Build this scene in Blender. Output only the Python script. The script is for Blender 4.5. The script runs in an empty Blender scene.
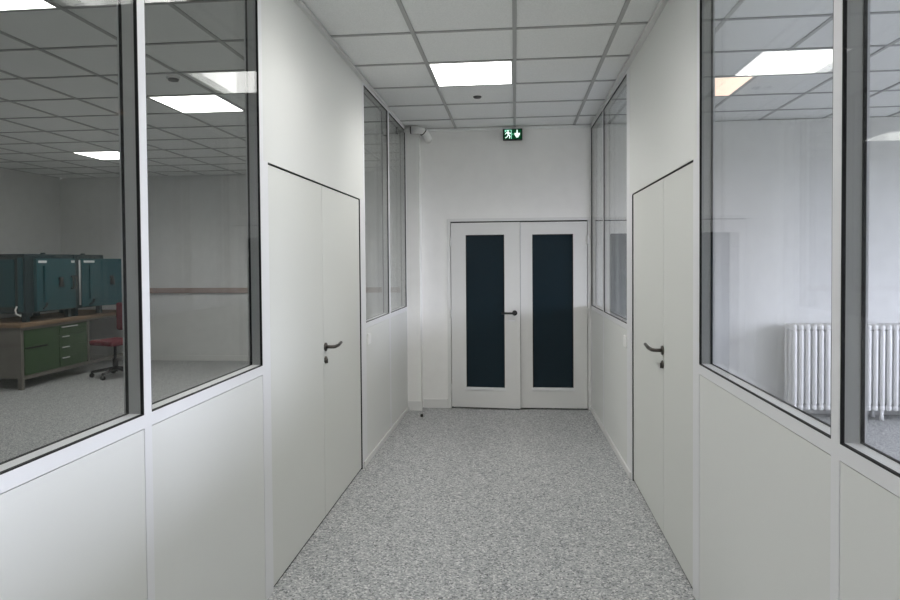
import bpy, bmesh, math
from mathutils import Matrix, Vector

sc = bpy.context.scene
C = sc.collection

# ------------------------------------------------------------------ camera
cam_d = bpy.data.cameras.new('camera')
cam = bpy.data.objects.new('camera', cam_d)
C.objects.link(cam)
M = Matrix([[0.9950113411857842, 0.005214741000920557, 0.09962548563475421, 0.0],
            [0.09947572010031577, 0.023721133254690684, -0.9947572010031578, 0.0],
            [-0.007550630582337415, 0.9997050136482295, 0.02308405649799327, 1.52],
            [0, 0, 0, 1]])
cam.matrix_world = M
cam_d.sensor_width = 36.0
cam_d.lens = 650.0 / 900.0 * 36.0
cam_d.shift_y = -24.0 / 900.0
cam_d.clip_start = 0.02
sc.camera = cam

sc.view_settings.view_transform = 'Standard'
sc.view_settings.look = 'None'
sc.view_settings.gamma = 1.0
sc.view_settings.use_curve_mapping = False
sc.view_settings.exposure = 0.07
sc.cycles.max_bounces = 14
sc.cycles.diffuse_bounces = 6
sc.cycles.glossy_bounces = 8
sc.cycles.transmission_bounces = 8
sc.cycles.transparent_max_bounces = 40
sc.cycles.sample_clamp_indirect = 6.0
sc.cycles.caustics_reflective = False
sc.cycles.caustics_refractive = False

# ------------------------------------------------------------------ helpers
def bx(bm, x0, x1, y0, y1, z0, z1, bev=0.0):
    xs, ys, zs = sorted((x0, x1)), sorted((y0, y1)), sorted((z0, z1))
    r = bmesh.ops.create_cube(bm, size=1.0)
    vs = r['verts']
    for v in vs:
        v.co = Vector((xs[0] + (v.co.x + .5) * (xs[1] - xs[0]),
                       ys[0] + (v.co.y + .5) * (ys[1] - ys[0]),
                       zs[0] + (v.co.z + .5) * (zs[1] - zs[0])))
    if bev > 0:
        es = list({e for v in vs for e in v.link_edges})
        bmesh.ops.bevel(bm, geom=es, offset=bev, segments=2, affect='EDGES', profile=0.5)

def tube(bm, pts, r, seg=12, cap=True):
    """round bar swept along a polyline; r a number or one radius per point"""
    pts = [Vector(p) for p in pts]
    rs = r if isinstance(r, (list, tuple)) else [r] * len(pts)
    rings = []
    ref = None
    for i, p in enumerate(pts):
        if i == 0: t = pts[1] - pts[0]
        elif i == len(pts) - 1: t = pts[-1] - pts[-2]
        else: t = (pts[i + 1] - p).normalized() + (p - pts[i - 1]).normalized()
        t.normalize()
        if ref is None:
            ref = Vector((0, 0, 1)) if abs(t.z) < .9 else Vector((1, 0, 0))
        u = ref - t * ref.dot(t); u.normalize(); ref = u
        w = t.cross(u)
        k = 1.0
        if 0 < i < len(pts) - 1:
            c = t.dot((p - pts[i - 1]).normalized()); k = 1.0
        rings.append([bm.verts.new(p + (u * math.cos(a) + w * math.sin(a)) * rs[i] * k)
                      for a in [2 * math.pi * j / seg for j in range(seg)]])
    for a, b in zip(rings, rings[1:]):
        for j in range(seg):
            f = bm.faces.new((a[j], a[(j + 1) % seg], b[(j + 1) % seg], b[j])); f.smooth = True
    if cap:
        bm.faces.new(list(reversed(rings[0]))); bm.faces.new(rings[-1])

def lathe(bm, prof, center, axis='z', seg=24):
    """prof: list of (radius, height) turned about an axis through center"""
    c = Vector(center)
    def P(r, h, a):
        if axis == 'z': return c + Vector((r * math.cos(a), r * math.sin(a), h))
        if axis == 'x': return c + Vector((h, r * math.cos(a), r * math.sin(a)))
        return c + Vector((r * math.sin(a), h, r * math.cos(a)))
    rings = []
    for r, h in prof:
        rings.append([bm.verts.new(P(max(r, 1e-5), h, 2 * math.pi * j / seg)) for j in range(seg)])
    for a, b in zip(rings, rings[1:]):
        for j in range(seg):
            f = bm.faces.new((a[j], a[(j + 1) % seg], b[(j + 1) % seg], b[j])); f.smooth = True
    bm.faces.new(list(reversed(rings[0]))); bm.faces.new(rings[-1])

def prism(bm, pts, y0, y1):
    """closed outline in x,z pushed from y0 to y1"""
    a = [bm.verts.new((x, y0, z)) for x, z in pts]
    b = [bm.verts.new((x, y1, z)) for x, z in pts]
    n = len(pts)
    bm.faces.new(a); bm.faces.new(list(reversed(b)))
    for i in range(n):
        bm.faces.new((a[i], b[i], b[(i + 1) % n], a[(i + 1) % n]))

def obj(name, bm, mat, parent=None):
    bmesh.ops.recalc_face_normals(bm, faces=bm.faces[:])
    me = bpy.data.meshes.new(name)
    bm.to_mesh(me); bm.free()
    me.materials.append(mat)
    o = bpy.data.objects.new(name, me)
    C.objects.link(o)
    if parent is not None:
        o.parent = parent
        # meshes are modelled in world coordinates; only an Empty parent carries a location
        if parent.type == 'EMPTY': o.matrix_parent_inverse = Matrix.Translation(-parent.location)
    return o

def empty(name, loc):
    o = bpy.data.objects.new(name, None)
    o.empty_display_size = 0.1
    C.objects.link(o); o.location = loc
    return o

def tag(o, label, cat, group=None, kind=None):
    o['label'] = label; o['category'] = cat
    if group: o['group'] = group
    if kind: o['kind'] = kind
    return o

def struct(o, label, cat):
    return tag(o, label, cat, kind='structure')

NB = bmesh.new
def boxobj(name, dims, mat, parent=None, bev=0.0):
    b = NB(); bx(b, *dims, bev); return obj(name, b, mat, parent)

# ------------------------------------------------------------------ materials
def mat(name, col, rough=.5, metal=0.0, spec=.5):
    m = bpy.data.materials.new(name); m.use_nodes = True
    p = m.node_tree.nodes['Principled BSDF']
    p.inputs['Base Color'].default_value = (*col, 1)
    p.inputs['Roughness'].default_value = rough
    p.inputs['Metallic'].default_value = metal
    p.inputs['Specular IOR Level'].default_value = spec
    return m

def noisy(name, c1, c2, scale, rough=.6, bump=0.0, detail=3, spec=.5, stretch=None):
    m = mat(name, c1, rough, 0, spec)
    nt = m.node_tree; N = nt.nodes; L = nt.links
    p = N['Principled BSDF']
    tc = N.new('ShaderNodeTexCoord')
    src = tc.outputs['Object']
    if stretch:
        mp = N.new('ShaderNodeMapping'); mp.inputs['Scale'].default_value = stretch
        L.new(src, mp.inputs['Vector']); src = mp.outputs['Vector']
    n = N.new('ShaderNodeTexNoise'); n.inputs['Scale'].default_value = scale; n.inputs['Detail'].default_value = detail
    L.new(src, n.inputs['Vector'])
    r = N.new('ShaderNodeValToRGB')
    r.color_ramp.elements[0].position = .35; r.color_ramp.elements[1].position = .65
    r.color_ramp.elements[0].color = (*c1, 1); r.color_ramp.elements[1].color = (*c2, 1)
    L.new(n.outputs['Fac'], r.inputs['Fac']); L.new(r.outputs['Color'], p.inputs['Base Color'])
    if bump:
        b = N.new('ShaderNodeBump'); b.inputs['Strength'].default_value = bump; b.inputs['Distance'].default_value = .002
        L.new(n.outputs['Fac'], b.inputs['Height']); L.new(b.outputs['Normal'], p.inputs['Normal'])
    return m

def emit(name, col, s):
    m = bpy.data.materials.new(name); m.use_nodes = True
    N = m.node_tree.nodes; N.remove(N['Principled BSDF'])
    e = N.new('ShaderNodeEmission'); e.inputs['Color'].default_value = (*col, 1); e.inputs['Strength'].default_value = s
    m.node_tree.links.new(e.outputs[0], N['Material Output'].inputs['Surface'])
    return m

def glass(name, tint=(.970, .974, .971)):
    """clear float glass: at each face the Fresnel share mirrors, the rest passes straight through"""
    m = bpy.data.materials.new(name); m.use_nodes = True
    nt = m.node_tree; N = nt.nodes; L = nt.links
    N.remove(N['Principled BSDF'])
    geo = N.new('ShaderNodeNewGeometry')
    mr = N.new('ShaderNodeMapRange')           # index seen from outside / from inside the pane
    mr.inputs['From Min'].default_value = 0; mr.inputs['From Max'].default_value = 1
    mr.inputs['To Min'].default_value = 1.5; mr.inputs['To Max'].default_value = 1 / 1.5
    L.new(geo.outputs['Backfacing'], mr.inputs['Value'])
    fr = N.new('ShaderNodeFresnel'); L.new(mr.outputs['Result'], fr.inputs['IOR'])
    tr = N.new('ShaderNodeBsdfTransparent'); tr.inputs['Color'].default_value = (*tint, 1)
    gl = N.new('ShaderNodeBsdfGlossy'); gl.inputs['Roughness'].default_value = 0.0
    gl.inputs['Color'].default_value = (.97, .98, .98, 1)
    # low-reflection coating: strong only at grazing angles
    k1 = N.new('ShaderNodeMath'); k1.operation = 'MULTIPLY_ADD'; k1.inputs[1].default_value = 2.1; k1.inputs[2].default_value = .04; k1.use_clamp = True
    L.new(fr.outputs[0], k1.inputs[0])
    ar = N.new('ShaderNodeMath'); ar.operation = 'MULTIPLY'
    L.new(fr.outputs[0], ar.inputs[0]); L.new(k1.outputs[0], ar.inputs[1])
    mx = N.new('ShaderNodeMixShader')
    L.new(ar.outputs[0], mx.inputs[0]); L.new(tr.outputs[0], mx.inputs[1]); L.new(gl.outputs[0], mx.inputs[2])
    L.new(mx.outputs[0], N['Material Output'].inputs['Surface'])
    return m

def floor_mat():
    m = mat('speckled_vinyl', (.4, .4, .4), .42, 0, .4)
    nt = m.node_tree; N = nt.nodes; L = nt.links; p = N['Principled BSDF']
    tc = N.new('ShaderNodeTexCoord')
    v = N.new('ShaderNodeTexVoronoi'); v.inputs['Scale'].default_value = 120
    n = N.new('ShaderNodeTexNoise'); n.inputs['Scale'].default_value = 55; n.inputs['Detail'].default_value = 4; n.inputs['Roughness'].default_value = .7
    L.new(tc.outputs['Object'], v.inputs['Vector']); L.new(tc.outputs['Object'], n.inputs['Vector'])
    bw = N.new('ShaderNodeSeparateColor'); L.new(v.outputs['Color'], bw.inputs[0])
    mx = N.new('ShaderNodeMix'); mx.data_type = 'FLOAT'; mx.inputs['Factor'].default_value = .34
    L.new(bw.outputs[0], mx.inputs[2]); L.new(n.outputs['Fac'], mx.inputs[3])
    r = N.new('ShaderNodeValToRGB')
    E = r.color_ramp.elements
    E[0].position = .14; E[0].color = (.075,.08,.085, 1)
    E[1].position = .30; E[1].color = (.26, .27, .275, 1)
    for pos, c in ((.5, (.36, .368, .372)), (.68, (.42, .428, .428)), (.83, (.66, .66, .65))):
        e = E.new(pos); e.color = (*c, 1)
    L.new(mx.outputs[0], r.inputs['Fac']); L.new(r.outputs['Color'], p.inputs['Base Color'])
    return m

m_panel = mat('panel_white', (.70, .71, .69), .5, 0, .4)
m_door = mat('door_white', (.67, .68, .65), .5, 0, .4)
m_frame = mat('frame_white', (.74, .745, .76), .4, 0, .5)
m_jamb_shade = mat('jamb_shade_grey', (.36, .365, .355), .45, 0, .4)  # shade on the reveal sides and head put into the colour; sill stays white
m_gasket = mat('gasket_black', (.006, .006, .006), .6, 0, .3)
m_wall = noisy('wall_paint', (.66, .665, .66), (.69, .695, .69), 9, .85, .05)
m_wall_end = noisy('end_wall_paint', (.82, .815, .80), (.84, .835, .82), 9, .85, .05)
m_tile = noisy('ceiling_tile', (.78, .79, .78), (.86, .87, .86), 150, .95, .25, 4, .1)
m_grid = mat('ceiling_tee', (.42, .425, .42), .6)
m_trim = mat('trim_white', (.70, .70, .69), .5)
m_floor = floor_mat()
m_glass = glass('clear_glass')
m_dark_glass = mat('dark_frosted_glass', (.008, .019, .027), .25, 0, .2)
m_led = emit('led_diffuser', (1.0, .985, .955), 7.0)
m_led_left = emit('led_diffuser_left', (1.0, .99, .95), 6.0)
m_led_warm = emit('led_diffuser_warm', (1.0, .77, .63), 1.9)
m_steel = mat('dark_steel', (.11, .10, .09), .32, 1.0)
m_black = mat('black_metal', (.008, .008, .009), .4)
m_plastic = mat('white_plastic', (.80, .80, .79), .35)
m_rad = mat('radiator_enamel', (.80, .80, .80), .55)
m_greyplast = mat('grey_plastic', (.10, .10, .10), .5)
m_teal = noisy('teal_enamel', (.004, .055, .068), (.005, .062, .076), 6, .4)
m_tealdark = noisy('dark_teal_enamel', (.004, .018, .024), (.005, .022, .028), 6, .5)
m_green = noisy('green_enamel', (.022, .06, .018), (.027, .07, .021), 8, .5)
m_bench = noisy('bench_metal', (.125, .116, .10), (.145, .135, .118), 12, .6)
m_wood = noisy('bench_wood', (.16, .105, .065), (.24, .16, .10), 6, .6, 0, 5, .3, (8, 1, 8))
m_red = noisy('red_fabric', (.10, .010, .018), (.13, .014, .024), 60, .9)
m_rail = noisy('rail_wood', (.30, .22, .19), (.36, .27, .23), 5, .5)
m_label = mat('paper_label', (.65, .67, .68), .6)

# ------------------------------------------------------------------ dimensions
XL, XR = -1.125, 0.800           # corridor faces of the two partitions (near part)
XLF, XRF = -1.100, 0.767         # the same where they reach the end wall
H = 2.881
T = .065                         # partition thickness
YE = 6.70                        # end wall of the corridor
LX, RX = -7.2, 6.6               # outer walls of the rooms either side
YB = -3.0                        # rear wall behind the camera
YLF = 9.7                        # far wall of the left room
SILL, HEAD = 1.058, 2.846
FL, FR = (-1.125, 4.69, .0134), (.800, 4.60, -.0157)   # far partition faces: x at y, slope

# ------------------------------------------------------------------ floor, ceiling, outer walls
o = boxobj('floor', (LX - .2, RX + .2, YB - .2, YLF + .2, -.12, 0), m_floor)
struct(o, 'light grey speckled vinyl floor', 'floor')

b = NB(); bx(b, LX - .2, RX + .2, YB - .2, YLF + .2, H + .008, H + .15)
ceil = obj('ceiling', b, m_tile)
struct(ceil, 'suspended ceiling of square white mineral tiles', 'ceiling')
b = NB()
k = math.ceil(LX / .6)
while k * .6 < RX:
    x = k * .6 + (.004 if k == 0 else 0)
    bx(b, x - .012, x + .012, YB, YLF, H, H + .0075); k += 1
y = .28 + .6 * math.ceil((YB - .28) / .6)
while y < YLF:
    bx(b, LX, RX, y - .010, y + .010, H + .0005, H + .0078); y += .6
o = obj('ceiling_grid', b, m_grid, ceil)
o['label'] = 'thin grey tee bars between the ceiling tiles'

# end wall with a doorway
DX0, DX1, DZ = -.665, .735, 1.925
b = NB()
bx(b, XLF - T, DX0, YE, YE + .15, 0, H + .008)
bx(b, DX1, XRF + T + .02, YE, YE + .15, 0, H + .008)
bx(b, DX0, DX1, YE, YE + .15, DZ, H + .008)
o = obj('wall_end', b, m_wall_end); struct(o, 'white painted end wall of the corridor around the glazed double door', 'wall')
b = NB()  # dark box added behind the door gap to keep stray daylight out
bx(b, DX0 - .3, DX1 + .3, YE + .9, YE + 1.0, 0, H)
bx(b, DX0 - .3, DX0 - .2, YE + .15, YE + .9, 0, H)
bx(b, DX1 + .2, DX1 + .3, YE + .15, YE + .9, 0, H)
bx(b, DX0 - .3, DX1 + .3, YE + .15, YE + 1.0, H - .1, H)
o = obj('wall_door_backing', b, mat('backing_dark', (.10, .12, .14), .9)); struct(o, 'dark closed box added behind the glazed double door', 'wall')
b = NB(); bx(b, XLF, -.965, 6.56, YE, 0, H + .008)
o = obj('wall_pilaster', b, m_wall_end); struct(o, 'shallow white pier in the left corner beside the double door', 'wall')

o = boxobj('wall_left_room_outer', (LX - .15, LX, YB, YLF, 0, H), m_wall); struct(o, 'long outer wall of the dim left room behind the workbench', 'wall')
o = boxobj('wall_left_room_far', (LX, XLF - T, YLF, YLF + .15, 0, H), m_wall); struct(o, 'far wall of the dim left room with a wooden rail', 'wall')
o = boxobj('wall_left_room_inner', (XLF - T, XLF - T + .1, YE + .15, YLF, 0, H), m_wall); struct(o, 'inner wall of the left room beyond the corridor end', 'wall')
o = boxobj('wall_right_room_far', (XRF + T + .02, RX, YE, YE + .15, 0, H), m_wall); struct(o, 'far white wall of the right room behind the radiator', 'wall')
o = boxobj('wall_rear', (LX, RX, YB - .15, YB, 0, H), m_wall); struct(o, 'white wall across the rear of the corridor and rooms', 'wall')
# outer wall of the right room with three tall unseen windows added to let daylight in
WINS = [(-1.9, -.1), (.9, 2.7), (3.6, 5.6)]
b = NB()
ys = YB
for a, c in WINS + [(YE + .15, None)]:
    bx(b, RX, RX + .2, ys, a, 0, H + .008)
    if c is None: break
    bx(b, RX, RX + .2, a, c, 0, .9); bx(b, RX, RX + .2, a, c, 2.6, H + .008)
    ys = c
o = obj('wall_right_room_outer', b, m_wall); struct(o, 'outer wall of the right room with added daylight windows', 'wall')
for i, (a, c) in enumerate(WINS):
    w = empty('window_%d' % (20 + i), (RX + .1, (a + c) / 2, .9))
    struct(w, 'tall unseen window added for daylight in the outer wall, number %d from the rear' % (i + 1), 'window')
    b = NB()
    for (p, q, r, s) in ((a, a + .05, .9, 2.6), (c - .05, c, .9, 2.6), ((a + c) / 2 - .03, (a + c) / 2 + .03, .9, 2.6), (a, c, .9, .95), (a, c, 2.55, 2.6)):
        bx(b, RX + .07, RX + .13, p, q, r, s)
    obj('window_frame', b, m_frame, w)
    boxobj('window_pane', (RX + .097, RX + .103, a + .05, c - .05, .95, 2.55), m_glass, w)

# ------------------------------------------------------------------ partitions
def pbx(bm, X0, s, d0, d1, y0, y1, z0, z1, bev=0.0):
    n = len(bm.verts)
    bx(bm, (0 if isinstance(X0, tuple) else X0) + s * d0, (0 if isinstance(X0, tuple) else X0) + s * d1, y0, y1, z0, z1, bev)
    if isinstance(X0, tuple):
        bm.verts.ensure_lookup_table()
        for v in bm.verts[n:]:
            v.co.x += X0[0] + X0[2] * (v.co.y - X0[1])
def face_x(X0, y):
    return X0[0] + X0[2] * (y - X0[1]) if isinstance(X0, tuple) else X0

def ring(bm, X0, s, d0, d1, y0, y1, z0, z1, w):
    pbx(bm, X0, s, d0, d1, y0, y0 + w, z0, z1)
    pbx(bm, X0, s, d0, d1, y1 - w, y1, z0, z1)
    pbx(bm, X0, s, d0, d1, y0 + w, y1 - w, z0, z0 + w)
    pbx(bm, X0, s, d0, d1, y0 + w, y1 - w, z1 - w, z1)

wn = [0]
def window(X0, s, y0, y1, label):
    wn[0] += 1
    w = empty('window_%d' % wn[0], (face_x(X0, (y0 + y1) / 2) + s * .03, (y0 + y1) / 2, SILL))
    struct(w, label, 'window')
    b = NB()
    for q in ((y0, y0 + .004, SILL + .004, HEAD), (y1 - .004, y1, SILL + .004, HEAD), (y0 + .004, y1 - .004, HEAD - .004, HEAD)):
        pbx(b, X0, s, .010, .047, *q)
    obj('window_reveal', b, m_jamb_shade, w)
    b = NB(); pbx(b, X0, s, .010, .047, y0, y1, SILL, SILL + .004); obj('window_sill', b, m_frame, w)
    b = NB(); ring(b, X0, s, .0008, .010, y0, y1, SILL, HEAD, .0038)
    o = obj('gasket', b, m_gasket, w); o['label'] = 'black rubber gasket on the corridor side'
    b = NB(); ring(b, X0, s, .047, .056, y0, y1, SILL, HEAD, .0058)
    o = obj('gasket', b, m_gasket, w); o['label'] = 'black rubber gasket on the room side'
    for d in (.0045, .0495):
        e = .0036 if d < .02 else .0055
        b = NB(); pbx(b, X0, s, d, d + .005, y0 + e, y1 - e, SILL + e, HEAD - e)
        obj('window_pane', b, m_glass, w)
    return w

def partition(name, label, X0, s, bays, posts, y0, y1, seams):
    """bays: window openings; posts: solid uprights; a rail under and over the windows, lower panels between the seams"""
    r = empty(name, (face_x(X0, (y0 + y1) / 2) + s * T / 2, (y0 + y1) / 2, 0)); struct(r, label, 'wall')
    for a, c in posts:
        b = NB(); pbx(b, X0, s, 0, T, a, c, 0, H); obj('post', b, m_frame, r)
    b = NB()
    for a, c in bays:
        pbx(b, X0, s, 0, T, a, c, 1.017, SILL)
    obj('sill_rail', b, m_frame, r)
    b = NB()
    for a, c in bays:
        pbx(b, X0, s, 0, T, a, c, HEAD, H)
    obj('head_rail', b, m_frame, r)
    for a, c in seams:
        b = NB(); pbx(b, X0, s, .0015, T - .002, a + .0018, c - .0018, .0, 1.0145); obj('lower_panel', b, m_panel, r)
    b = NB(); pbx(b, X0, s, .008, T - .008, y0, y1, 0, 1.02); obj('panel_core', b, mat('joint_grey', (.12, .12, .12), .8), r)
    return r

# left, near
LB = [(-.896, -.002), (.038, .932), (.972, 1.866), (1.906, 2.800)]
LP = [(-.936, -.896), (-.002, .038), (.932, .972), (1.866, 1.906), (2.800, 2.840)]
partition('wall_left', 'left corridor partition of white panels and posts before the side door', XL, -1, LB, LP, -.936, 2.84, LB)
L_lab = ['left partition window furthest back, behind the viewer', 'left partition window beside the viewer',
         'large left partition window looking onto the teal ovens and workbench',
         'left partition window just before the left side door, mirroring the corridor ceiling light']
for (a, c), l in zip(LB, L_lab): window(XL, -1, a, c, l)
# left, beyond the door
LB2 = [(4.820, 5.680), (5.735, 6.540)]
LP2 = [(4.775, 4.820), (5.680, 5.735), (6.540, 6.562)]
partition('wall_left.001', 'left corridor partition of white panels and posts beyond the side door', FL, -1, LB2, LP2, 4.775, 6.562, [(4.820, 5.710), (5.710, 6.560)])
for (a, c), l in zip(LB2, ['narrow left partition window just past the left side door', 'narrow left partition window next to the end wall pier']):
    window(FL, -1, a, c, l)
# right, near
RB = [(-.741, .454), (.498, 1.693), (1.737, 2.932)]
RP = [(-.785, -.741), (.454, .498), (1.693, 1.737), (2.932, 2.972)]
partition('wall_right', 'right corridor partition of white panels and posts before the side door', XR, 1, RB, RP, -.785, 2.972, RB)
for (a, c), l in zip(RB, ['right partition window beside and behind the viewer', 'right partition window at the edge of view, before the radiator',
                          'large right partition window just before the right side door']):
    window(XR, 1, a, c, l)
RB2 = [(4.765, 5.860), (5.905, 6.680)]
RP2 = [(4.655, 4.765), (5.860, 5.905), (6.680, 6.70)]
partition('wall_right.001', 'right corridor partition of white panels and posts beyond the side door', FR, 1, RB2, RP2, 4.655, 6.70, [(4.765, 5.88), (5.88, 6.698)])
for (a, c), l in zip(RB2, ['narrow right partition window just past the right side door', 'narrow right partition window next to the double door']):
    window(FR, 1, a, c, l)

# solid stretches of partition behind the camera
for X0, s, y1, nm, l in ((XL, -1, -.936, 'wall_left.002', 'plain white left partition behind the viewer'), (XR, 1, -.785, 'wall_right.002', 'plain white right partition behind the viewer')):
    b = NB(); pbx(b, X0, s, 0, T, YB, y1, 0, H); o = obj(nm, b, m_panel); struct(o, l, 'wall')

# ------------------------------------------------------------------ side doors in the partitions
def lever(parent, X0, s, y, z, tip_y, name='door_handle'):
    """rose, neck, bent lever on a partition face"""
    b = NB()
    lathe(b, [(.001, 0), (.026, 0), (.026, .007), (.023, .010), (.001, .010)], (X0, y, z), 'x') if s < 0 else \
        lathe(b, [(.001, 0), (.026, 0), (.026, -.007), (.023, -.010), (.001, -.010)], (X0, y, z), 'x')
    n = -s
    dy = tip_y - y
    pts = [(X0, y, z), (X0 + n * .040, y, z), (X0 + n * .052, y + dy * .05, z), (X0 + n * .057, y + dy * .14, z),
           (X0 + n * .060, y + dy * .55, z + .001), (X0 + n * .060, y + dy, z + .010)]
    tube(b, pts, [.010, .010, .0105, .0105, .0105, .009], 12)
    h = obj(name, b, m_steel, parent); h['label'] = 'dark steel lever handle'
    b = NB()
    pr = [(.001, 0), (.022, 0), (.022, .006), (.018, .010), (.001, .010)]
    lathe(b, [(r, -s * q) for r, q in pr], (X0, y, z - .078), 'x')
    bx(b, X0 + n * .008, X0 + n * .016, y - .006, y + .006, z - .098, z - .070, .002)
    e = obj('keyhole_cover', b, m_steel, parent); e['label'] = 'dark steel round keyhole cover'

def side_door(num, X0, s, y0, y1, ysplit, ztop, y_near, y_far, XF, label, hy, hz, tip):
    d = empty('door_%d' % num, (X0, (y0 + y1) / 2, 0)); struct(d, label, 'door')
    # jambs and flush over-panel
    b = NB(); pbx(b, X0, s, 0, T, y_near, y0, 0, ztop + .007); obj('door_jamb', b, m_frame, d)
    b = NB(); pbx(b, X0, s, 0, T, y1, y_far, 0, ztop + .007); obj('door_jamb', b, m_frame, d)
    b = NB(); bx(b, X0, X0 + s * T, y_near, y_far, ztop + .007, H)
    obj('over_panel', b, m_panel, d)
    # dark rebate seal behind the leaves
    b = NB()
    pbx(b, X0, s, .004, .062, y0, y1, ztop + .0015, ztop + .007); pbx(b, X0, s, .050, .062, y0, y0 + .012, 0, ztop)
    pbx(b, X0, s, .0015, .062, y1 - .006, y1, 0, ztop + .0015); pbx(b, X0, s, .040, .050, ysplit - .02, ysplit + .02, 0, ztop)
    o = obj('door_seal', b, m_gasket, d); o['label'] = 'dark rebate seal around the leaves'
    for a, c in ((y0 + .003, ysplit - .003), (ysplit + .003, y1 - .010)):
        b = NB(); pbx(b, X0, s, .008, .048, a, c, .010, ztop, .001)
        leaf = obj('door_leaf', b, m_door, d)
    lever(d, X0 + s * .008, s, hy, hz, tip)
    # black draught strip at the floor
    b = NB(); pbx(b, X0, s, .012, .046, y0, y1, 0, .0098); o = obj('draught_strip', b, m_gasket, d); o['label'] = 'black draught strip at the floor'
    return d

side_door(1, XL, -1, 2.893, 4.675, 3.752, 1.972, 2.840, 4.775, XLF, 'flush white double side door in the left partition, lever pointing away', 3.785, 1.012, 3.925)
side_door(2, XR, 1, 3.030, 4.570, 3.655, 1.962, 2.972, 4.655, XRF, 'flush white double side door in the right partition, lever pointing away', 3.665, 1.020, 3.850)

# ------------------------------------------------------------------ end double door
d3 = empty('door_3', ((DX0 + DX1) / 2, YE, 0))
struct(d3, 'white double door with two tall dark glass panes, left leaf slightly ajar', 'door')
b = NB()
bx(b, DX0 - .035, DX0, YE - .008, YE + .12, 0, DZ + .03); bx(b, DX1, DX1 + .028, YE - .008, YE + .12, 0, DZ + .03)
bx(b, DX0, DX1, YE - .008, YE + .12, DZ, DZ + .03)
obj('door_frame', b, m_trim, d3)
b = NB()
bx(b, DX0, DX0 + .02, YE + .045, YE + .06, 0, DZ); bx(b, DX1 - .02, DX1, YE + .045, YE + .06, 0, DZ); bx(b, DX0, DX1, YE + .045, YE + .06, DZ - .02, DZ)
o = obj('door_seal', b, m_gasket, d3); o['label'] = 'dark rebate seal around the leaves'

def leaf(x0, x1, g0, g1, hinge, ang, handle=False):
    """leaf modelled shut, then swung about its hinge edge"""
    z0, z1, gz0, gz1 = .014, DZ - .014, .205, 1.785
    y0, y1 = YE - .004, YE + .040
    R = Matrix.Translation((hinge, y0, 0)) @ Matrix.Rotation(ang, 4, 'Z') @ Matrix.Translation((-hinge, -y0, 0))
    def fin(name, b, m, par):
        b.transform(R); return obj(name, b, m, par)
    b = NB()
    bx(b, x0, g0, y0, y1, z0, z1); bx(b, g1, x1, y0, y1, z0, z1)
    bx(b, g0, g1, y0, y1, z0, gz0); bx(b, g0, g1, y0, y1, gz1, z1)
    lf = fin('door_leaf', b, m_trim, d3)
    b = NB(); bx(b, g0, g1, y0 + .018, y0 + .026, gz0, gz1)
    p = fin('glass_pane', b, m_dark_glass, lf); p['label'] = 'dark blue-grey glass pane'
    b = NB()
    w = .008
    bx(b, g0, g0 + w, y0 + .004, y0 + .018, gz0, gz1); bx(b, g1 - w, g1, y0 + .004, y0 + .018, gz0, gz1)
    bx(b, g0, g1, y0 + .004, y0 + .018, gz1 - w, gz1)
    fin('glazing_seal', b, m_gasket, lf)
    b = NB(); bx(b, g0 - .012, g1 + .012, y0 - .010, y0 + .018, gz0 - .016, gz0 + .012, .002)
    fin('glazing_bead', b, m_frame, lf)
    if handle:
        hx, hz = x1 - .055, .985
        b = NB()
        lathe(b, [(.001, 0), (.027, 0), (.027, -.008), (.024, -.011), (.001, -.011)], (hx, y0, hz), 'y')
        tube(b, [(hx, y0, hz), (hx, y0 - .045, hz), (hx - .012, y0 - .055, hz), (hx - .13, y0 - .055, hz)], .0105, 12)
        h = fin('door_handle', b, m_black, lf); h['label'] = 'black lever handle'
        b = NB()
        bx(b, hx - .06, hx + .005, y0 - .004, y0, hz - .085, hz - .070, .001)
        fin('keyhole_cover', b, m_frame, lf)
    return lf
leaf(DX0 + .006, .051, -.505, -.108, DX0 + .006, math.radians(-4.0), True)
leaf(.055, DX1 - .006, .176, .588, DX1 - .006, 0.0)
for hx, sgn in ((DX0 + .001, 1), (DX1 - .001, -1)):
    for hz in (.20, .98, 1.72):
        b = NB(); lathe(b, [(.001, -.05), (.008, -.05), (.008, .05), (.001, .05)], (hx, YE - .012, hz)); obj('hinge', b, m_trim, d3)

# ------------------------------------------------------------------ trims and baseboards
def base(name, dims, label, F=None, s=1):
    b = NB()
    if F: pbx(b, F, s, *dims, .003)
    else: bx(b, *dims, .003)
    o = obj(name, b, m_trim); struct(o, label, 'baseboard')
base('baseboard_left', (-.011, 0, 4.70, 6.545, 0, .045), 'low white baseboard under the left far windows', FL, -1)
base('baseboard_right', (-.014, 0, 4.60, 6.68, 0, .045), 'low white baseboard under the right far windows', FR, 1)
base('baseboard_end', (-.950, DX0 - .036, YE - .022, YE, 0, .090), 'short white baseboard between the pier and the double door')
base('baseboard_pier', (XLF + .001, -.951, 6.546, 6.56, 0, .095), 'white baseboard around the corner pier')
base('baseboard_left_room', (LX, XLF - T, YLF - .015, YLF, 0, .08), 'baseboard of the far wall in the left room')
base('baseboard_right_room', (XRF + T + .02, RX, YE - .015, YE, 0, .09), 'baseboard of the far wall in the right room')
def trim(n, dims, label, m=m_trim):
    b = NB(); bx(b, *dims); o = obj('trim_%d' % n, b, m); struct(o, label, 'trim')
trim(1, (XL - .01, XLF + .0005, YB, 6.56, H - .018, H - .0005), 'thin edge trim where the ceiling meets the left partition')
trim(2, (XRF - .0005, XR + .01, YB, 6.70, H - .018, H - .0005), 'thin edge trim where the ceiling meets the right partition')
trim(3, (-.965, XRF, YE - .022, YE, H - .026, H - .0005), 'thin edge trim where the ceiling meets the end wall', m_tile)
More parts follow.
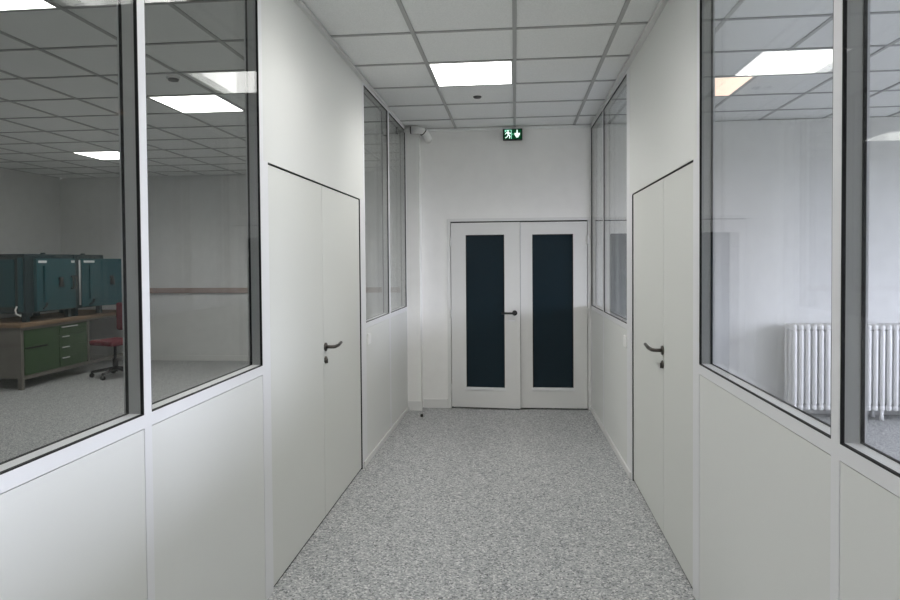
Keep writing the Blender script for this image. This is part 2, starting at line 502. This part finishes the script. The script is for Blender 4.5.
trim(4, (LX + .001, XLF - T - .001, YLF - .03, YLF, 1.05, 1.13), 'wooden wall rail across the far wall of the left room', m_rail)

# ------------------------------------------------------------------ ceiling lights
def panel_light(x, y, label, group=None, m=None, cat='ceiling light', watt=6.4, col=(1.0, .985, .955)):
    t = empty('ceiling_light', (x + .3, y + .3, H)); tag(t, label, cat, group)
    b = NB()
    a0, a1, c0, c1 = x + .0125, x + .5875, y + .0105, y + .5895
    w = .008
    for q in ((a0, a0 + w, c0, c1), (a1 - w, a1, c0, c1), (a0 + w, a1 - w, c0, c0 + w), (a0 + w, a1 - w, c1 - w, c1)):
        bx(b, *q, H + .0005, H + .0075)
    obj('light_frame', b, m_plastic, t)
    boxobj('light_diffuser', (a0 + w, a1 - w, c0 + w, c1 - w, H + .0015, H + .0065), m or m_led, t)
    # the lamp of the panel: prismatic diffuser, most of the light goes downwards
    l = bpy.data.lights.new('panel_lamp', 'AREA'); l.shape = 'SQUARE'; l.size = .55; l.energy = watt
    l.spread = math.radians(142); l.color = col
    q = bpy.data.objects.new('panel_lamp', l); C.objects.link(q); q.parent = t
    q.location = (0, 0, .0005)
    return t
panel_light(-.6, 4.48, 'lit square white ceiling light in the corridor, between viewer and exit sign', watt=11.0)
panel_light(-.6, 2.68, 'added unseen square ceiling light above the corridor, just out of frame overhead', watt=7.5)  # this and the corridor panels below are unseen, added to supply light
panel_light(-.6, .88, 'added unseen square ceiling light above the corridor over the viewer')
panel_light(-.6, -.92, 'added unseen square ceiling light above the corridor behind the viewer')
panel_light(-.6, -2.72, 'added unseen square ceiling light above the corridor by the rear wall')
panel_light(-3.0, 5.08, 'lit square ceiling light in the left room seen through the window before the left door', m=m_led_left, watt=9.0)
panel_light(-3.0, 2.68, 'lit square ceiling light in the left room cut by the top left of the picture', m=m_led_left, watt=9.0)
panel_light(-3.0, 7.48, 'lit square ceiling light at the far end of the left room beside the partition', m=m_led_left, watt=9.0)
panel_light(-5.4, 7.48, 'lit square ceiling light deep in the left room above the ovens', m=m_led_left, watt=9.0)
panel_light(-5.4, 5.08, 'lit square ceiling light at the left edge of the picture, deep in the left room', m=m_led_left, watt=9.0)
panel_light(1.2, 5.08, 'warm orange-white square ceiling light in the right room', m=m_led_warm, watt=2.0, col=(1.0, .72, .55))

# ------------------------------------------------------------------ small corridor things
b = NB(); lathe(b, [(.001, 0), (.034, 0), (.036, -.004), (.026, -.014), (.001, -.016)], (-.305, 5.45, H + .008))
o = obj('ceiling_sensor', b, m_greyplast); tag(o, 'small dark round sensor on the corridor ceiling between light and exit sign', 'sensor')
sx, sy = -2.50, 4.60
t = empty('smoke_detector', (sx, sy, H)); tag(t, 'round grey smoke detector on the left room ceiling near its light', 'detector')
b = NB(); lathe(b, [(.001, .008), (.050, .008), (.050, -.004), (.001, -.004)], (sx, sy, H)); obj('detector_base', b, m_plastic, t)
b = NB(); lathe(b, [(.001, -.004), (.040, -.004), (.034, -.018), (.020, -.022), (.001, -.022)], (sx, sy, H)); obj('detector_head', b, mat('detector_grey', (.18, .18, .18), .6), t)

# exit sign
ex, ez, ey = -.017, 2.800, 6.70
t = empty('exit_sign', (ex, ey, ez)); tag(t, 'small lit green emergency exit sign high on the end wall', 'exit sign')
boxobj('sign_case', (ex - .098, ex + .098, ey - .045, ey, ez - .058, ez + .058), m_black, t, .004)
m_sg = emit('sign_dark_green', (.004, .05, .018), 1.0)
m_sw = emit('sign_white', (.80, 1.0, .92), 1.25)
m_mint = emit('sign_mint', (.30, .80, .58), 1.0)
m_mid = emit('sign_mid_green', (.06, .40, .18), .8)
face = boxobj('sign_face', (ex - .088, ex + .088, ey - .047, ey - .045, ez - .048, ez + .048), m_sg, t)
face['label'] = 'dark green face'
def pict(name, polys, m, label):
    b = NB()
    for pl in polys:
        prism(b, [(ex + px, ez + pz) for px, pz in pl], ey - .0492, ey - .0470)
    q = obj(name, b, m, face); q['label'] = label
pict('running_figure', [
    [(-.052, .042), (-.042, .042), (-.038, .036), (-.042, .028), (-.052, .028), (-.056, .036)],          # head
    [(-.062, .024), (-.040, .026), (-.034, -.002), (-.050, -.006)],                                      # trunk
    [(-.062, .024), (-.066, .016), (-.078, .004), (-.074, -.002), (-.058, .012)],                        # rear arm
    [(-.040, .026), (-.026, .012), (-.016, .018), (-.014, .012), (-.026, .002), (-.038, .014)],          # front arm
    [(-.050, -.006), (-.038, -.004), (-.050, -.026), (-.072, -.040), (-.077, -.034), (-.060, -.022)],    # rear leg
    [(-.046, -.004), (-.034, -.002), (-.022, -.020), (-.030, -.042), (-.038, -.042), (-.033, -.022)],    # front leg
], m_sw, 'white running figure')
pict('doorway_symbol', [[(-.080, .046), (-.010, .046), (-.010, -.046), (-.018, -.046), (-.018, .040), (-.062, .040), (-.066, .026), (-.080, .020)]], m_mint, 'pale green doorway symbol')
pict('small_arrow', [[(-.006, .008), (.010, .008), (.010, -.008), (-.006, -.008)]], m_mid, 'small mid green arrow mark')
pict('down_arrow', [[(.040, .044), (.050, .044), (.052, .012), (.074, .012), (.074, -.004), (.054, -.034), (.036, -.034), (.018, -.004), (.018, .012), (.038, .012)]], m_sw, 'white downward arrow')

# light switches
def switch(X0, s, y, z, label):
    t = empty('light_switch', (face_x(X0, y), y, z)); tag(t, label, 'light switch', 'light switches by the side doors')
    b = NB(); pbx(b, X0, s, -.012, .0015, y - .041, y + .041, z - .041, z + .041, .003); obj('switch_plate', b, m_plastic, t)
    b = NB(); pbx(b, X0, s, -.014, -.010, y - .026, y + .026, z - .026, z + .026, .0015); obj('switch_rocker', b, m_plastic, t)
switch(FL, -1, 4.890, .930, 'white light switch on the left partition just past the left side door')
switch(FR, 1, 4.80, .930, 'white light switch on the right partition just past the right side door')

# white waste pipe with collars in the upper left corner
t = empty('pipe', (-.9, 6.6, 2.8)); tag(t, 'white plastic pipe elbow in the upper left corner under the ceiling', 'pipe')
yp = 6.50
b = NB(); tube(b, [(XLF - .002, yp, 2.838), (-1.05, yp, 2.838), (-1.02, yp, 2.838)], .022, 16); obj('pipe_run', b, m_plastic, t)
b = NB(); tube(b, [(-1.036, yp, 2.838), (-.97, yp, 2.836), (-.905, yp, 2.826)], .034, 18); obj('pipe_coupling', b, m_plastic, t)
b = NB(); tube(b, [(-.935, yp, 2.832), (-.905, yp + .020, 2.818), (-.890, yp + .06, 2.798), (-.885, yp + .12, 2.785), (-.885, YE, 2.778)], [.034, .038, .040, .040, .040], 18); obj('pipe_elbow', b, m_plastic, t)
for p, q, r in (((-1.040, yp, 2.838), (-1.031, yp, 2.838), .0365), ((-.916, yp + .014, 2.823), (-.911, yp + .019, 2.8185), .0415)):
    b = NB(); tube(b, [p, q], r, 18)
    o = obj('pipe_ring', b, m_gasket, t); o['label'] = 'dark rubber seal ring'

# door stop
b = NB(); lathe(b, [(.001, 0), (.015, 0), (.015, .020), (.012, .026), (.001, .027)], (-.920, 6.30, 0))
o = obj('door_stop', b, m_black); tag(o, 'small black rubber door stop on the floor near the double door', 'door stop')

# ------------------------------------------------------------------ radiator in the right room
t = empty('radiator', (3.3, 6.5, 0)); tag(t, 'tall white cast iron column radiator against the right room wall', 'radiator')
PITCH, NS = .0605, 22
x = 2.635
first = None
for i in range(NS):
    if first is None:
        b = NB()
        for yy in (6.445, 6.53, 6.615):
            tube(b, [(x, yy, .125), (x, yy, .15), (x, yy, .82), (x, yy, .85)], [.014, .021, .021, .014], 10)
        bx(b, x - .022, x + .022, 6.425, 6.635, .838, .893, .018)
        bx(b, x - .022, x + .022, 6.425, 6.635, .085, .140, .018)
        tube(b, [(x - PITCH / 2, 6.53, .865), (x + PITCH / 2, 6.53, .865)], .022, 12)
        tube(b, [(x - PITCH / 2, 6.53, .112), (x + PITCH / 2, 6.53, .112)], .022, 12)
        first = obj('radiator_section', b, m_rad, t)
    else:
        c = first.copy(); C.objects.link(c)
        c.location = (PITCH * i, 0, 0)
for i in (1, 13, 20):
    for yy in (6.455, 6.605):
        b = NB(); lathe(b, [(.001, 0), (.022, 0), (.016, .05), (.020, .09), (.001, .09)], (x + PITCH * i, yy, 0))
        obj('radiator_foot', b, m_rad, t)

# ------------------------------------------------------------------ left room: workbench
BX0, BX1, BY0, BY1 = -5.95, -6.80, 7.28, 9.55
wb = empty('workbench', ((BX0 + BX1) / 2, (BY0 + BY1) / 2, 0))
tag(wb, 'long workbench with wooden top and green drawers under the teal ovens', 'workbench')
b = NB(); bx(b, BX0 + .03, BX1 - .03, BY0 - .03, BY1 + .03, .752, .800, .004)
o = obj('worktop', b, m_wood, wb); o['label'] = 'brown wooden top'
for xx in (BX0, BX1 + .05):
    for yy in (BY0, BY1 - .05):
        boxobj('leg', (xx, xx - .05, yy, yy + .05, 0, .752), m_bench, wb, .003)
b = NB()
bx(b, BX0, BX0 - .035, BY0 + .05, BY1 - .05, .118, .160); bx(b, BX0, BX0 - .035, BY0 + .05, BY1 - .05, .715, .752)
bx(b, BX0, BX0 - .035, 8.52, 8.555, .16, .715)
obj('frame_rail', b, m_bench, wb)
boxobj('end_panel', (BX0 - .05, BX1 + .05, BY0 + .012, BY0 + .03, .135, .752), m_bench, wb)
boxobj('back_panel', (BX1 + .01, BX1 + .03, BY0 + .05, BY1 - .05, .135, .752), m_bench, wb)
b = NB(); bx(b, BX0 - .02, BX1 + .06, 7.335, 8.515, .16, .715)
cab = obj('cabinet', b, m_tealdark, wb); cab.data.materials[0] = m_green; cab['label'] = 'green steel cabinet body'
b = NB(); bx(b, BX0 - .002, BX0 - .02, 7.345, 7.945, .168, .708, .003)
dr = obj('cabinet_door', b, m_green, wb)
b = NB(); bx(b, BX0 + .004, BX0 - .006, 7.36, 7.74, .478, .500)
o = obj('pull_slot', b, m_gasket, dr); o['label'] = 'dark pull slot'
zs = [.168, .300, .440, .580, .708]
for i in range(4):
    b = NB(); bx(b, BX0 - .002, BX0 - .02, 7.965, 8.505, zs[i] + .004, zs[i + 1] - .004, .003)
    dw = obj('drawer', b, m_green, wb)
    b = NB(); bx(b, BX0 + .016, BX0 - .006, 8.00, 8.13 if i < 3 else 8.30, zs[i + 1] - .028, zs[i + 1] - .016, .002)
    o = obj('drawer_pull', b, mat('pull_steel', (.7, .7, .7), .35, .6), dw); o['label'] = 'bright steel drawer pull'

# ------------------------------------------------------------------ left room: two bench ovens
def oven(y0, y1, dy0, dy1, swing, label, extra):
    X1, X0 = -6.02, -6.72
    t = empty('oven', ((X0 + X1) / 2, (y0 + y1) / 2, .80)); tag(t, label, 'oven', 'teal bench ovens')
    b = NB(); bx(b, X0, X1, y0, y1, .905, 1.648, .012); obj('oven_body', b, m_tealdark, t)
    for xx in (X0 + .05, X1 - .08):
        for yy in (y0 + .03, y1 - .09):
            boxobj('oven_foot', (xx, xx + .06, yy, yy + .06, .80, .91), m_tealdark, t)
    b = NB(); bx(b, X0 + .10, X1 - .14, y0 - .010, y0 + .01, .99, 1.58, .004); bx(b, X1 - .09, X1 - .03, y0 - .014, y0 + .01, .93, 1.60, .003)
    obj('side_panel', b, m_teal, t)
    R = Matrix.Translation((X1, dy0, 0)) @ Matrix.Rotation(-swing, 4, 'Z') @ Matrix.Translation((-X1, -dy0, 0))
    def fin(n, b, m, p):
        b.transform(R); return obj(n, b, m, p)
    b = NB(); bx(b, X1 + .004, X1 + .055, dy0, dy1, .925, 1.590, .006)
    dd = fin('oven_door', b, m_teal, t)
    w = dy1 - dy0
    xf = X1 + .055
    b = NB(); bx(b, xf, xf + .035, dy0 + .10 * 1, dy0 + .30 * w, 1.03, 1.50, .006); o = fin('control_box', b, m_teal, dd)
    b = NB(); tube(b, [(xf + .012, dy0 + .22 * w, 1.03), (xf + .014, dy0 + .20 * w, .985), (xf + .012, dy0 + .12 * w, .95)], .010, 8); o = fin('cable', b, m_black, dd)
    for p, q in ((.04, .24), (.88, .97)):
        b = NB(); bx(b, xf, xf + .004, dy0 + p * w, dy0 + q * w, 1.535, 1.565)
        o = fin('name_plate', b, m_label, dd); o['label'] = 'small pale label plate'
    b = NB(); tube(b, [(xf, dy0 + .56 * w, 1.33), (xf + .03, dy0 + .56 * w, 1.33)], .022, 12)
    tube(b, [(xf + .03, dy0 + .56 * w, 1.345), (xf + .03, dy0 + .56 * w, 1.22)], [.020, .034], 12); o = fin('latch_knob', b, m_black, dd); o['label'] = 'black latch knob'
    b = NB(); z0, z1, ya, yb = 1.19, 1.35, dy0 + .87 * w, dy0 + .96 * w
    tube(b, [(xf, ya, z1), (xf + .035, ya, z1), (xf + .035, yb, z1), (xf, yb, z1)], .011, 8)
    tube(b, [(xf, ya, z0), (xf + .035, ya, z0), (xf + .035, yb, z0), (xf, yb, z0)], .011, 8)
    tube(b, [(xf + .035, ya, z0), (xf + .035, ya, z1)], .011, 8); tube(b, [(xf + .035, yb, z0), (xf + .035, yb, z1)], .011, 8)
    o = fin('door_clasp', b, m_black, dd); o['label'] = 'black door clasp'
    b = NB(); lathe(b, [(.001, 0), (.03, 0), (.028, .018), (.001, .02)], ((X0 + X1) / 2 + .25, (y0 + y1) / 2, 1.648)); obj('vent_cap', b, m_tealdark, t)
    if extra:
        b = NB(); tube(b, [(X1 - .10, y0 - .02, 1.00), (X1 - .115, y0 - .03, .95), (X1 - .10, y0 - .03, .905), (X1 - .05, y0 - .02, .875)], .009, 8)
        o = obj('power_cord', b, m_plastic, t); o['label'] = 'pale grey power cord'
    else:
        b = NB(); tube(b, [(X1 + .012, dy0 - .012, .95), (X1 + .012, dy0 - .012, 1.57)], .012, 8); o = obj('hinge_rod', b, m_label, t); o['label'] = 'pale hinge rod'
oven(7.46, 8.345, 7.590, 8.315, 0.0, 'teal bench oven with closed door, nearer the end of the workbench', True)
oven(8.365, 9.010, 8.470, 9.220, math.radians(26), 'teal bench oven with its door ajar, further along the workbench', False)

# ------------------------------------------------------------------ left room: red swivel chair
cx0, cy0 = -5.38, 8.26
ch = empty('office_chair', (cx0, cy0, 0)); tag(ch, 'red fabric swivel chair on black star base by the workbench', 'chair')
b = NB(); bx(b, cx0 - .23, cx0 + .21, cy0 - .22, cy0 + .22, .43, .50, .03); o = obj('seat', b, m_red, ch); o['label'] = 'red upholstered seat'
b = NB(); bx(b, cx0 + .17, cx0 + .23, cy0 - .19, cy0 + .19, .60, .98, .025); o = obj('backrest', b, m_red, ch); o['label'] = 'red upholstered backrest'
b = NB(); tube(b, [(cx0 + .02, cy0, .42), (cx0 + .20, cy0, .42), (cx0 + .255, cy0, .47), (cx0 + .245, cy0, .80)], .014, 10); obj('back_support', b, m_black, ch)
b = NB(); lathe(b, [(.001, .07), (.035, .07), (.035, .24), (.020, .24), (.020, .43), (.001, .43)], (cx0, cy0, 0)); obj('gas_column', b, m_black, ch)
b = NB()
for kk in range(5):
    a = math.radians(72 * kk + 200)
    tube(b, [(cx0, cy0, .115), (cx0 + .29 * math.cos(a), cy0 + .29 * math.sin(a), .075)], [.026, .017], 8)
obj('star_base', b, m_black, ch)
for kk in range(5):
    a = math.radians(72 * kk + 200)
    px, py = cx0 + .29 * math.cos(a), cy0 + .29 * math.sin(a)
    b = NB(); lathe(b, [(.001, -.02), (.026, -.02), (.03, 0), (.026, .02), (.001, .02)], (px, py, .03), 'y', 14)
    tube(b, [(px, py, .03), (px, py, .08)], .010, 8)
    obj('caster', b, m_black, ch)

ch.rotation_euler = (0, 0, math.radians(72))

# the finished floor lies 9 mm lower: everything that stands on it reaches down to it
DROP = .009
for me in {o.data for o in C.objects if o.type == 'MESH' and o.name != 'floor'}:
    for v in me.vertices:
        if v.co.z < .3: v.co.z -= DROP * (1 - max(v.co.z, 0) / .3)
for v in bpy.data.objects['floor'].data.vertices: v.co.z -= DROP
for o in list(C.objects):
    if o.type == 'EMPTY' and abs(o.location.z) < 1e-6:
        o.location.z = -DROP
        for c in C.objects:
            if c.parent == o: c.matrix_parent_inverse = Matrix.Translation(-o.location)

# ------------------------------------------------------------------ daylight
w = bpy.data.worlds.new('daylight'); sc.world = w; w.use_nodes = True
bg = w.node_tree.nodes['Background']
N = w.node_tree.nodes; L = w.node_tree.links
tc = N.new('ShaderNodeTexCoord'); sp = N.new('ShaderNodeSeparateXYZ'); rp = N.new('ShaderNodeValToRGB')
rp.color_ramp.elements[0].position = .49; rp.color_ramp.elements[0].color = (.16, .16, .15, 1)
rp.color_ramp.elements[1].position = .51; rp.color_ramp.elements[1].color = (.82, .835, 1.0, 1)
mr = N.new('ShaderNodeMapRange'); mr.inputs['From Min'].default_value = -1.0; mr.inputs['From Max'].default_value = 1.0
L.new(tc.outputs['Generated'], sp.inputs[0]); L.new(sp.outputs['Z'], mr.inputs['Value'])
L.new(mr.outputs['Result'], rp.inputs['Fac']); L.new(rp.outputs['Color'], bg.inputs['Color'])
bg.inputs['Strength'].default_value = 23.5
for a, c in WINS:
    l = bpy.data.lights.new('window_portal', 'AREA'); l.shape = 'RECTANGLE'; l.size = 1.7; l.size_y = c - a
    l.cycles.is_portal = True
    o = bpy.data.objects.new('window_portal', l); C.objects.link(o)
    o.location = (RX + .16, (a + c) / 2, 1.75); o.rotation_euler = (0, math.radians(90), 0)
